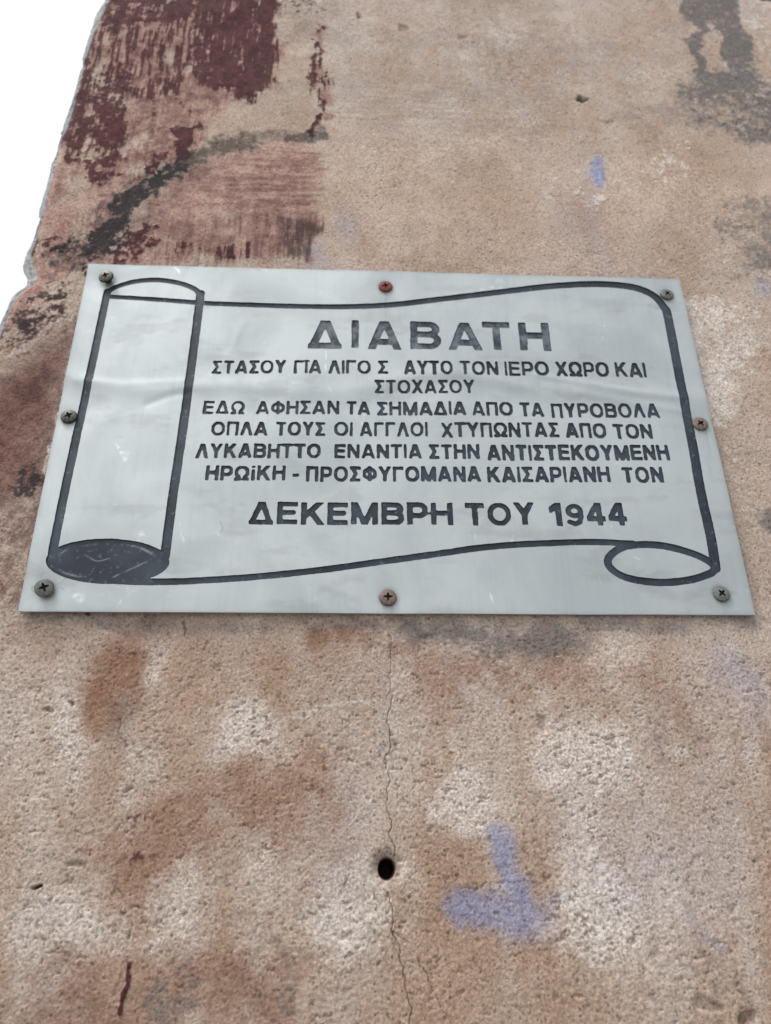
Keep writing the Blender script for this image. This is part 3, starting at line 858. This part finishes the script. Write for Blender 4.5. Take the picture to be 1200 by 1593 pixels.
def letter_line(words, t, joins=()):
    f = new_field()
    for (txt, x0, x1, yt, yb) in words:
        pa, pb = ppt(x0, yb), ppt(x1, yb)
        H = ppt((x0 + x1) / 2, yt)[1] - ppt((x0 + x1) / 2, yb)[1]
        gl = [glyph(c, t) for c in txt]
        tot = sum(g[0] for g in gl)
        wide = (pb[0] - pa[0]) / H
        # letters keep their shape, the gap takes up the rest; squeeze when there is too little room
        gap = (wide - tot) / max(len(gl) - 1, 1) if len(gl) > 1 else 0
        sq = 1.0
        if gap < 0.13 and len(gl) > 1:
            sq = wide / (tot + 0.13 * (len(gl) - 1))
            gap = 0.13 * sq
        elif len(gl) == 1:
            sq = wide / tot
        if gap > 0.26 and txt != '1944':
            sq = wide / (tot + 0.26 * (len(gl) - 1))
            gap = 0.26 * sq
        cx = 0.0
        for (gw, strokes) in gl:
            jz = rng.normal(0, 0.010) * H
            fr = cx / wide
            base = pa[1] + (pb[1] - pa[1]) * fr + jz
            ox = pa[0] + cx * H
            box = (ox, ox + gw * sq * H, base, base + H)
            hw = t * H / 2 * rng.uniform(0.93, 1.05)
            for st in strokes:
                for k in range(len(st) - 1):
                    p = (ox + st[k][0] * sq * H, base + st[k][1] * H)
                    q = (ox + st[k + 1][0] * sq * H, base + st[k + 1][1] * H)
                    seg_field(f, p, q, hw, box)
            cx += gw * sq + gap
    for (ax, ay, bx, by) in joins:                     # where the cutter slipped from one letter into the next
        seg_field(f, ppt(ax, ay), ppt(bx, by), 0.00065)
    f = np.where(f < 0.0014, f + ROUGH, f)
    # the cutter rounds every corner a little
    g = f.copy()
    g[1:-1, 1:-1] = (4 * f[1:-1, 1:-1] + 2 * (f[:-2, 1:-1] + f[2:, 1:-1] + f[1:-1, :-2] + f[1:-1, 2:]) + f[:-2, :-2] + f[2:, 2:] + f[:-2, 2:] + f[2:, :-2]) / 16
    return g


LINES = [
    ([('Δ', 479, 532, 498, 542), ('Ι', 547, 558.5, 499, 542), ('Α', 572, 625, 499, 543), ('Β', 639, 687, 500, 543),
      ('Α', 698, 751, 501, 544), ('Τ', 753, 796, 501, 544.5), ('Η', 810, 858, 502, 545.5)], 0.225),
    ([('ΣΤΑΣΟΥ', 329, 445, 560, 581), ('ΓΙΑ', 457, 500, 560.3, 581.3), ('ΛΙΓΟ', 511, 577, 560.5, 581.8), ('Σ', 588, 604.5, 561, 582),
      ('ΑΥΤΟ', 629, 705, 561, 583), ('ΤΟΝ', 716, 776, 562, 584), ('ΙΕΡΟ', 786, 855, 562.5, 585), ('ΧΩΡΟ', 866, 949, 563, 586), ('ΚΑΙ', 959, 1007, 564, 586.5)], 0.205),
    ([('ΣΤΟΧΑΣΟΥ', 583, 739, 591, 611.5)], 0.205),
    ([('ΕΔΩ', 315, 380, 623, 644), ('ΑΦΗΣΑΝ', 398, 528, 623.3, 644.5), ('ΤΑ', 539, 576, 624, 645), ('ΣΗΜΑΔΙΑ', 587, 726, 624.3, 646),
      ('ΑΠΟ', 735, 799, 625, 647), ('ΤΑ', 810, 847, 626, 648), ('ΠΥΡΟΒΟΛΑ', 859, 1028, 627, 649.5)], 0.21),
    ([('ΟΠΛΑ', 328, 416, 655.5, 677.5), ('ΤΟΥΣ', 429, 506, 656, 678), ('ΟΙ', 520, 549, 656.3, 678.3), ('ΑΓΓΛΟΙ', 560, 666, 656.5, 678.8),
      ('ΧΤΥΠΩΝΤΑΣ', 687, 871, 657, 680), ('ΑΠΟ', 881.5, 945, 658, 681.5), ('ΤΟΝ', 956.5, 1017, 659, 682.5)], 0.21),
    ([('ΛΥΚΑΒΗΤΤΟ', 304, 499, 690, 713), ('ΕΝΑΝΤΙΑ', 520, 657, 690.5, 713), ('ΣΤΗΝ', 668, 747, 691, 714), ('ΑΝΤΙΣΤΕΚΟΥΜΕΝΗ', 759, 1043, 692, 716.5)], 0.225),
    ([('ΗΡΩΪΚΗ', 319, 444, 724.5, 748), ('-', 455, 465.5, 725, 748), ('ΠΡΟΣΦΥΓΟΜΑΝΑ', 476, 749, 725, 749), ('ΚΑΙΣΑΡΙΑΝΗ', 759, 951, 725.5, 750), ('ΤΟΝ', 970, 1034, 726.5, 751.5)], 0.23),
    ([('ΔΕΚΕΜΒΡΗ', 386, 706, 781, 816), ('ΤΟΥ', 725.5, 834, 781.5, 817), ('1944', 857, 977, 782, 818)], 0.235)]


def scroll_field():
    f = new_field()

    def run(pts, w0, w1, n=10, closed=False):
        sp = spline(pts, n, closed)
        for k in range(len(sp) - 1):
            a, b = sp[k], sp[k + 1]
            s = k / max(len(sp) - 2, 1)
            wpx = w0 + (w1 - w0) * s
            sc = abs(ppt(a[0] + 10, a[1])[0] - ppt(a[0], a[1])[0]) / 10
            seg_field(f, ppt(*a), ppt(*b), wpx * sc / 2)
    # the rolled tube at the left
    run([(82, 862), (104, 750), (125, 652), (146, 555), (167, 452)], 15, 12)
    run([(257, 866), (271, 760), (285, 665), (299, 560), (311, 466), (312.5, 457)], 15.5, 13)
    run([(167, 453), (181, 445), (211, 437), (245, 435), (279, 440), (303, 449), (312.5, 460)], 9.5, 9.5)
    # the upper edge of the sheet
    run([(168, 460.5), (240, 465), (320, 471), (400, 474.3), (483, 477), (550, 477.3), (617, 474), (690, 465.3), (788, 453), (853, 445.7),
         (918, 442), (957, 443), (992, 448.5), (1018, 460), (1033, 477), (1040, 495), (1057, 582), (1069, 643), (1079, 700), (1089, 760), (1106, 838), (1113, 884)], 8.5, 16)
    # the lower edge and the small roll at the right
    run([(113, 894), (188, 904), (264, 905), (339, 901.6), (400, 897), (500, 886.5), (600, 872.5), (690, 860), (732, 853.5), (788, 848), (853, 845), (918, 843.3), (985, 846)], 11.5, 10.5)
    run([(945.5, 874), (957, 858), (983, 848.5), (1027, 849), (1070, 859), (1100, 872), (1111, 884), (1103, 893), (1070, 903), (1027, 906.5), (983, 901), (957, 890)], 12, 12, closed=True)
    # dark mouth of the big roll
    a, b = np.meshgrid(gx, gz)
    c = ppt(168, 873)
    rx = abs(ppt(265, 873)[0] - ppt(72, 873)[0]) / 2
    rz = abs(ppt(168, 838)[1] - ppt(168, 908)[1]) / 2
    th = R(1.5)
    p = (a - c[0]) * math.cos(th) - (b - c[1]) * math.sin(th)
    q = (a - c[0]) * math.sin(th) + (b - c[1]) * math.cos(th)
    dl = np.hypot(p / rx, q / rz)
    k = np.maximum(np.hypot(p / rx ** 2, q / rz ** 2), 1e-6)
    f = np.minimum(f, np.clip(dl * (dl - 1) / k, -0.01, 0.0016))
    return np.where((f < 0.0014) & (f > -0.0009), f + 0.6 * ROUGH, f)


CASES = []
for cs in range(16):
    ring = []
    for c in range(4):
        if cs >> c & 1:
            ring.append(c)
        if (cs >> c & 1) != (cs >> ((c + 1) % 4) & 1):
            ring.append(4 + c)
    CASES.append(ring)


def march(f):
    """polygons covering f < 0, the rim segments, and vertex coordinates (x, z)"""
    ny, nx = f.shape
    ins = f < 0
    case = (ins[:-1, :-1] * 1 + ins[:-1, 1:] * 2 + ins[1:, 1:] * 4 + ins[1:, :-1] * 8)
    N = ny * nx
    NHh = ny * (nx - 1)
    groups, segs = {}, []
    for cs in range(1, 16):
        ii, jj = np.where(case == cs)
        if not len(ii):
            continue
        ids = [ii * nx + jj, ii * nx + jj + 1, (ii + 1) * nx + jj + 1, (ii + 1) * nx + jj,
               N + ii * (nx - 1) + jj, N + NHh + ii * nx + jj + 1, N + (ii + 1) * (nx - 1) + jj, N + NHh + ii * nx + jj]
        ring = CASES[cs]
        groups.setdefault(len(ring), []).append(np.stack([ids[r] for r in ring], 1))
        for k in range(len(ring)):
            r0, r1 = ring[k], ring[(k + 1) % len(ring)]
            if r0 >= 4 and r1 >= 4:
                segs.append(np.stack([ids[r0], ids[r1]], 1))
    faces = [np.concatenate(v) for v in groups.values()]
    segs = np.concatenate(segs) if segs else np.zeros((0, 2), int)
    used = np.unique(np.concatenate([q.ravel() for q in faces] + [segs.ravel()]))
    P = np.zeros((len(used), 2))
    m = used < N
    P[m, 0], P[m, 1] = gx[used[m] % nx], gz[used[m] // nx]
    m = (used >= N) & (used < N + NHh)
    q = used[m] - N
    i, j = q // (nx - 1), q % (nx - 1)
    t = np.clip(f[i, j] / (f[i, j] - f[i, j + 1]), 0.02, 0.98)
    P[m, 0], P[m, 1] = gx[j] + t * (gx[j + 1] - gx[j]), gz[i]
    m = used >= N + NHh
    q = used[m] - N - NHh
    i, j = q // nx, q % nx
    t = np.clip(f[i, j] / (f[i, j] - f[i + 1, j]), 0.02, 0.98)
    P[m, 0], P[m, 1] = gx[j], gz[i] + t * (gz[i + 1] - gz[i])
    return [np.searchsorted(used, q) for q in faces], np.searchsorted(used, segs), P


def metal_material():
    N = Nodes('brushed_weathered_aluminium')
    fine = N.noise(1400, 2, 0.6, N.coord(1, 1, 1))
    brush = N.noise(60, 4, 0.7, N.coord(1, 1, 22))
    cloud = N.noise(16, 5, 0.6, dist=0.6)
    blot = N.noise(60, 4, 0.65)
    scr = N.new('ShaderNodeTexWave', wave_type='BANDS', bands_direction='DIAGONAL')
    N.put(scr.inputs['Vector'], N.coord(1, 1, 0.4))
    scr.inputs['Scale'].default_value = 9
    scr.inputs['Distortion'].default_value = 22
    scr.inputs['Detail'].default_value = 3
    scr.inputs['Detail Scale'].default_value = 1.3
    scratch = N.math('MULTIPLY', N.ramp(scr.outputs['Fac'], 0.985, 1.0), N.ramp(blot, 0.55, 0.7), True)
    c = N.mix(N.ramp(cloud, 0.35, 0.65), lin(*PCOL['a']), lin(*PCOL['b']))
    c = N.mix(N.ramp(blot, 0.55, 0.8, 0, 0.35), c, lin(*PCOL['c']))
    c = N.mix(N.ramp(brush, 0.3, 0.7, 0, 0.25), c, N.mix(1.0, c, (1.12, 1.12, 1.12, 1), 'MULTIPLY'))
    c = N.mix(N.math('MULTIPLY', scratch, 0.5), c, (0.7, 0.72, 0.73, 1))
    gr = N.attr('grime').outputs['Fac']
    c = N.mix(N.math('MULTIPLY', gr, N.ramp(blot, 0.25, 0.7, 0.45, 1.0)), c, lin(74, 72, 68))
    ro = N.math('ADD', N.ramp(cloud, 0.3, 0.7, 0.52, 0.62), N.math('MULTIPLY', brush, 0.10))
    nrm = N.bump(brush, 0.04, 0.0006)
    nrm = N.bump(fine, 0.06, 0.0004, nrm)
    return N.out(Base_Color=c, Metallic=0.6, Roughness=ro, Normal=nrm)


PCOL = dict(a=(164, 170, 171), b=(155, 162, 164), c=(177, 182, 182))


def paint_material():
    N = Nodes('worn_dark_slate_enamel')
    a = N.noise(90, 5, 0.7)
    b = N.noise(700, 3, 0.7)
    v = N.noise(28, 3, 0.6)
    wear = N.attr('wear').outputs['Fac']
    c = N.mix(N.ramp(v, 0.35, 0.7), lin(30, 37, 46), lin(52, 61, 70))
    c = N.mix(N.ramp(a, 0.58, 0.72, 0, 0.55), c, lin(18, 20, 24))
    c = N.mix(N.ramp(b, 0.66, 0.76, 0, 0.4), c, lin(110, 118, 124))
    ch = N.noise(330, 4, 0.6)
    c = N.mix(N.ramp(ch, 0.60, 0.66, 0, 0.5), c, lin(92, 101, 108))
    ch2 = N.noise(150, 5, 0.65, N.coord(1, 1, 0.5))
    c = N.mix(N.ramp(ch2, 0.64, 0.68, 0, 0.75), c, lin(13, 14, 16))
    c = N.mix(N.math('MULTIPLY', wear, N.ramp(a, 0.4, 0.6)), c, lin(126, 134, 140))
    return N.out(Base_Color=c, Roughness=N.ramp(a, 0.3, 0.7, 0.42, 0.6), Normal=N.bump(b, 0.2, 0.0004), Specular_IOR_Level=0.28)


def solid_material(name, c1, c2, rough, metal, scale=500):
    N = Nodes(name)
    n = N.noise(scale, 4, 0.7)
    return N.out(Base_Color=N.mix(N.ramp(n, 0.35, 0.65), lin(*c1), lin(*c2)), Roughness=rough, Metallic=metal, Normal=N.bump(n, 0.25, 0.0003))


METAL, PAINT = metal_material(), paint_material()
DEPTH = 0.0007


def grime(x, z):
    """grime on the metal: rings and runs at the screws, a rim along the edges, pencil scribble by one screw"""
    n = fbm(x, z, 0.006, octv=4, seed=95)
    nvv = fbm(x, z, 0.0015, 0.03, octv=3, seed=96)
    g = 0.28 * np.exp(-np.minimum(np.minimum(x + PWD / 2, PWD / 2 - x), np.minimum(z, PHT - z)) / 0.0012)
    g += 0.16 * sstep(0.62, 0.9, fbm(x, z, 0.03, 0.012, octv=5, seed=97))
    g += 0.05 * sstep(0.6, 0.95, nvv)
    for k, c in enumerate(SCREW_XZ):
        d = np.hypot(x - c[0], z - c[1])
        g += 0.6 * np.exp(-np.maximum(d - 0.0047, 0) / 0.0011) * (0.3 + n)
        run_ = np.exp(-((x - c[0]) / 0.0035) ** 2) * np.exp(-np.maximum(c[1] - z, 0) / 0.016) * (z < c[1])
        g += (0.5 if SCREWS[k][7] in ('rust', 'brown') else 0.25) * run_ * nvv
    for pts in ([(66, 925), (53, 921), (50, 914), (56, 911), (62, 916), (58, 925)], [(88, 915), (95, 914), (99, 917)], [(66, 904), (65, 893), (70, 890)], [(92, 908), (104, 899)],
                [(343, 812), (347, 822), (344, 828)]):
        sp = [ppt(*q) for q in spline(pts, 5)]
        for m in range(len(sp) - 1):
            e = sp[m + 1] - sp[m]
            t = np.clip(((x - sp[m][0]) * e[0] + (z - sp[m][1]) * e[1]) / max(e @ e, 1e-12), 0, 1)
            dd = np.hypot(x - sp[m][0] - t * e[0], z - sp[m][1] - t * e[1])
            g = np.maximum(g, 0.55 * np.exp(-(dd / 0.0003) ** 2))
    return np.clip(g, 0, 0.9)


def build_plaque():
    fields = [letter_line(w_, t_, JOINS.get(k_, ())) for k_, (w_, t_) in enumerate(LINES)]
    sf = scroll_field()
    allf = sf.copy()
    for f in fields:
        allf = np.minimum(allf, f)
    # holes for the screws do not need cutting: the heads cover them
    faces, segs, P = march(-allf)
    y = plate_y(P[:, 0], P[:, 1])
    front = np.stack([P[:, 0], y, P[:, 1]], 1)
    nfv = len(front)
    # side walls of the engraving
    rim, inv = np.unique(segs.ravel(), return_inverse=True)
    low = front[rim] + np.array([0, DEPTH, 0])
    sg = inv.reshape(-1, 2)
    wallq = np.stack([segs[:, 1], segs[:, 0], nfv + sg[:, 0], nfv + sg[:, 1]], 1)
    # outer edge and back of the sheet
    bi = []
    px_, pz_ = P[:, 0], P[:, 1]
    e = 1e-6
    lo = np.where(pz_ < e)[0]
    lo = lo[np.argsort(px_[lo])]
    ri = np.where(px_ > PWD / 2 - e)[0]
    ri = ri[np.argsort(pz_[ri])]
    up = np.where(pz_ > PHT - e)[0]
    up = up[np.argsort(-px_[up])]
    le = np.where(px_ < -PWD / 2 + e)[0]
    le = le[np.argsort(-pz_[le])]
    ring = np.concatenate([lo[:-1], ri[:-1], up[:-1], le[:-1]])
    back = front[ring] + np.array([0, 0.0015, 0])
    nb0 = nfv + len(low)
    k = np.arange(len(ring))
    k2 = (k + 1) % len(ring)
    side = np.stack([ring[k2], ring[k], nb0 + k, nb0 + k2], 1)
    bxx, bzz = np.meshgrid(np.linspace(-PWD / 2, PWD / 2, 101), np.linspace(0, PHT, 61))
    bk = np.stack([bxx, plate_y(bxx, bzz) + 0.0015, bzz], -1).reshape(-1, 3)
    ii, jj = np.meshgrid(np.arange(60), np.arange(100), indexing='ij')
    q0 = (ii * 101 + jj).ravel() + nb0 + len(back)
    backf = np.stack([q0, q0 + 101, q0 + 102, q0 + 1], 1)
    verts = np.vstack([front, low, back, bk])
    fl = faces + [wallq, side, backf]
    mi = np.concatenate([np.zeros(sum(len(q) for q in faces)), np.ones(len(wallq)), np.zeros(len(side) + len(backf))])
    mesh_np('plate', verts, fl, [METAL, PAINT], root, midx=mi, smooth=False, attrs={'wear': np.zeros(len(verts)), 'grime': grime(verts[:, 0], verts[:, 2])})
    # painted floors of the engraving: one part for each line of writing, one for the scroll
    names = ['large heading line of the inscription', None, None, None, None, None, None, 'larger last line of the inscription with the year']
    for f, lb in list(zip(fields, names)) + [(sf, 'scroll outline engraved round the inscription')]:
        fc, sg_, Q = march(f)
        yy = plate_y(Q[:, 0], Q[:, 1]) + DEPTH
        wear = np.full(len(Q), 0.5 if f is fields[0] else 0.0)
        if f is sf:
            for pts, wd in (([(92, 862), (108, 853), (128, 849), (150, 846)], 0.0005), ([(190, 847), (215, 851), (238, 862), (248, 872)], 0.0006),
                            ([(82, 880), (100, 890), (118, 895), (136, 897)], 0.0006), ([(176, 897), (205, 884), (240, 868)], 0.0004), ([(128, 860), (150, 872), (170, 868)], 0.0003)):
                sp = [ppt(*q) for q in spline(pts, 6)]
                for m in range(len(sp) - 1):
                    ed = sp[m + 1] - sp[m]
                    t = np.clip(((Q - sp[m]) @ ed) / max(ed @ ed, 1e-12), 0, 1)
                    dd = np.linalg.norm(Q - sp[m] - t[:, None] * ed, axis=1)
                    wear = np.maximum(wear, 0.8 * np.exp(-(dd / wd) ** 2))
        o = mesh_np('scroll_outline' if f is sf else 'engraved_text', np.stack([Q[:, 0], yy, Q[:, 1]], 1), fc, [PAINT], root, attrs={'wear': wear})
        if lb:
            o['label'] = lb


build_plaque()

# ---- screws
FIN = {'dark': solid_material('blackened_steel', (42, 42, 40), (70, 70, 66), 0.5, 0.6),
       'grey': solid_material('dull_zinc_steel', (78, 80, 77), (100, 102, 98), 0.6, 0.35),
       'brown': solid_material('tarnished_steel', (86, 72, 65), (112, 97, 89), 0.6, 0.4),
       'rust': solid_material('rusted_steel', (80, 40, 30), (116, 58, 40), 0.8, 0.1)}
GRIME_SHADE = solid_material('recess_grime_underside_shade', (16, 14, 13), (26, 22, 20), 0.9, 0.0)  # grime in the cross recess; also painted shade beneath the head


def make_screw(px, py, rmm, out, tx, tz, turn, fin, label):
    r = rmm / 1000
    c = ppt(px, py)
    NR, NA = 30, 96
    vs = [(0, 0, 0)]
    mats = []

    def top(rad, a):
        q = rad / r
        zt = 0.0008 * (1 - q ** 2) if q < 0.9 else 0.0008 * (1 - 0.81) - 0.0009 * ((q - 0.9) / 0.1) ** 2
        p, s = rad * math.cos(a), rad * math.sin(a)
        k = max(abs(p), abs(s)) / r
        m = min(abs(p), abs(s)) / r
        arm = 0.20 - 0.12 * k / 0.5
        ins = k < 0.52 and m < arm
        ins = ins or rad / r < 0.17
        if ins:
            zt -= 0.0015 * min(1.0, (arm - m) / 0.05 if rad / r >= 0.17 else 1.0) * (1.05 - 0.7 * k)
        return zt, ins
    fcs = []
    inside = {0: True}
    vs[0] = (0, 0, top(0, 0)[0])
    for i in range(1, NR + 1):
        for j in range(NA):
            a = 2 * math.pi * j / NA
            rad = r * i / NR
            zt, ins = top(rad, a)
            inside[len(vs)] = ins
            vs.append((rad * math.cos(a), rad * math.sin(a), zt))
    prof = [(1.0, -0.0012), (0.96, -0.0016), (0.45, -0.0036), (0.42, -0.0095)]
    for q, zt in prof:
        for j in range(NA):
            a = 2 * math.pi * j / NA
            inside[len(vs)] = False
            vs.append((r * q * math.cos(a), r * q * math.sin(a), zt))
    tri = [(0, 1 + j, 1 + (j + 1) % NA) for j in range(NA)]
    quads = []
    for i in range(NR + len(prof) - 1):
        for j in range(NA):
            a, b = 1 + i * NA + j, 1 + i * NA + (j + 1) % NA
            quads.append((a, a + NA, b + NA, b))
    mi = [1] * NA + [1 if sum(inside[v] for v in q) >= 3 or k >= (NR - 1 + 1) * NA else 0 for k, q in enumerate(quads)]  # underside faces take the near-black as painted shade
    ob = mesh_np('screw', np.array(vs), [np.array(tri), np.array(quads)], [FIN[fin], GRIME_SHADE], root, midx=mi, smooth=True)
    # local +Z -> out of the wall (-Y)
    ob.rotation_mode = 'XYZ'
    rot = Matrix.Rotation(R(tz), 3, 'Z') @ Matrix.Rotation(R(90 - tx * -1 - 2 * tx), 3, 'X') @ Matrix.Rotation(R(turn), 3, 'Z')
    ob.rotation_euler = rot.to_euler()
    ob.location = (c[0], float(plate_y(np.array([c[0]]), np.array([c[1]]))[0]) - out / 1000, c[1])
    ob['label'] = label
    return ob


for s in SCREWS:
    make_screw(*s)

# ================================================================== THE GROUND
def build_ground():
    N = Nodes('old_concrete_paving')
    a = N.noise(3, 6, 0.65)
    b = N.noise(220, 3, 0.6)
    c = N.mix(N.ramp(a, 0.3, 0.7), (0.24, 0.23, 0.21, 1), (0.33, 0.31, 0.29, 1))
    c = N.mix(N.ramp(b, 0.4, 0.7, 0, 0.35), c, (0.15, 0.145, 0.14, 1))
    m = N.out(Base_Color=c, Roughness=0.9, Normal=N.bump(b, 0.3, 0.002))
    S = 3000.0
    g = np.linspace(-1, 1, 41)
    g = np.sign(g) * np.abs(g) ** 4 * S
    xx, yy = np.meshgrid(g, g)
    n = len(g)
    v = np.stack([xx, yy, np.zeros_like(xx)], -1).reshape(-1, 3)
    i, j = np.meshgrid(np.arange(n - 1), np.arange(n - 1), indexing='ij')
    q = (i * n + j).ravel()
    o = mesh_np('pavement', v, [np.stack([q, q + 1, q + n + 1, q + n], 1)], [m])
    o['kind'] = 'structure'


build_ground()
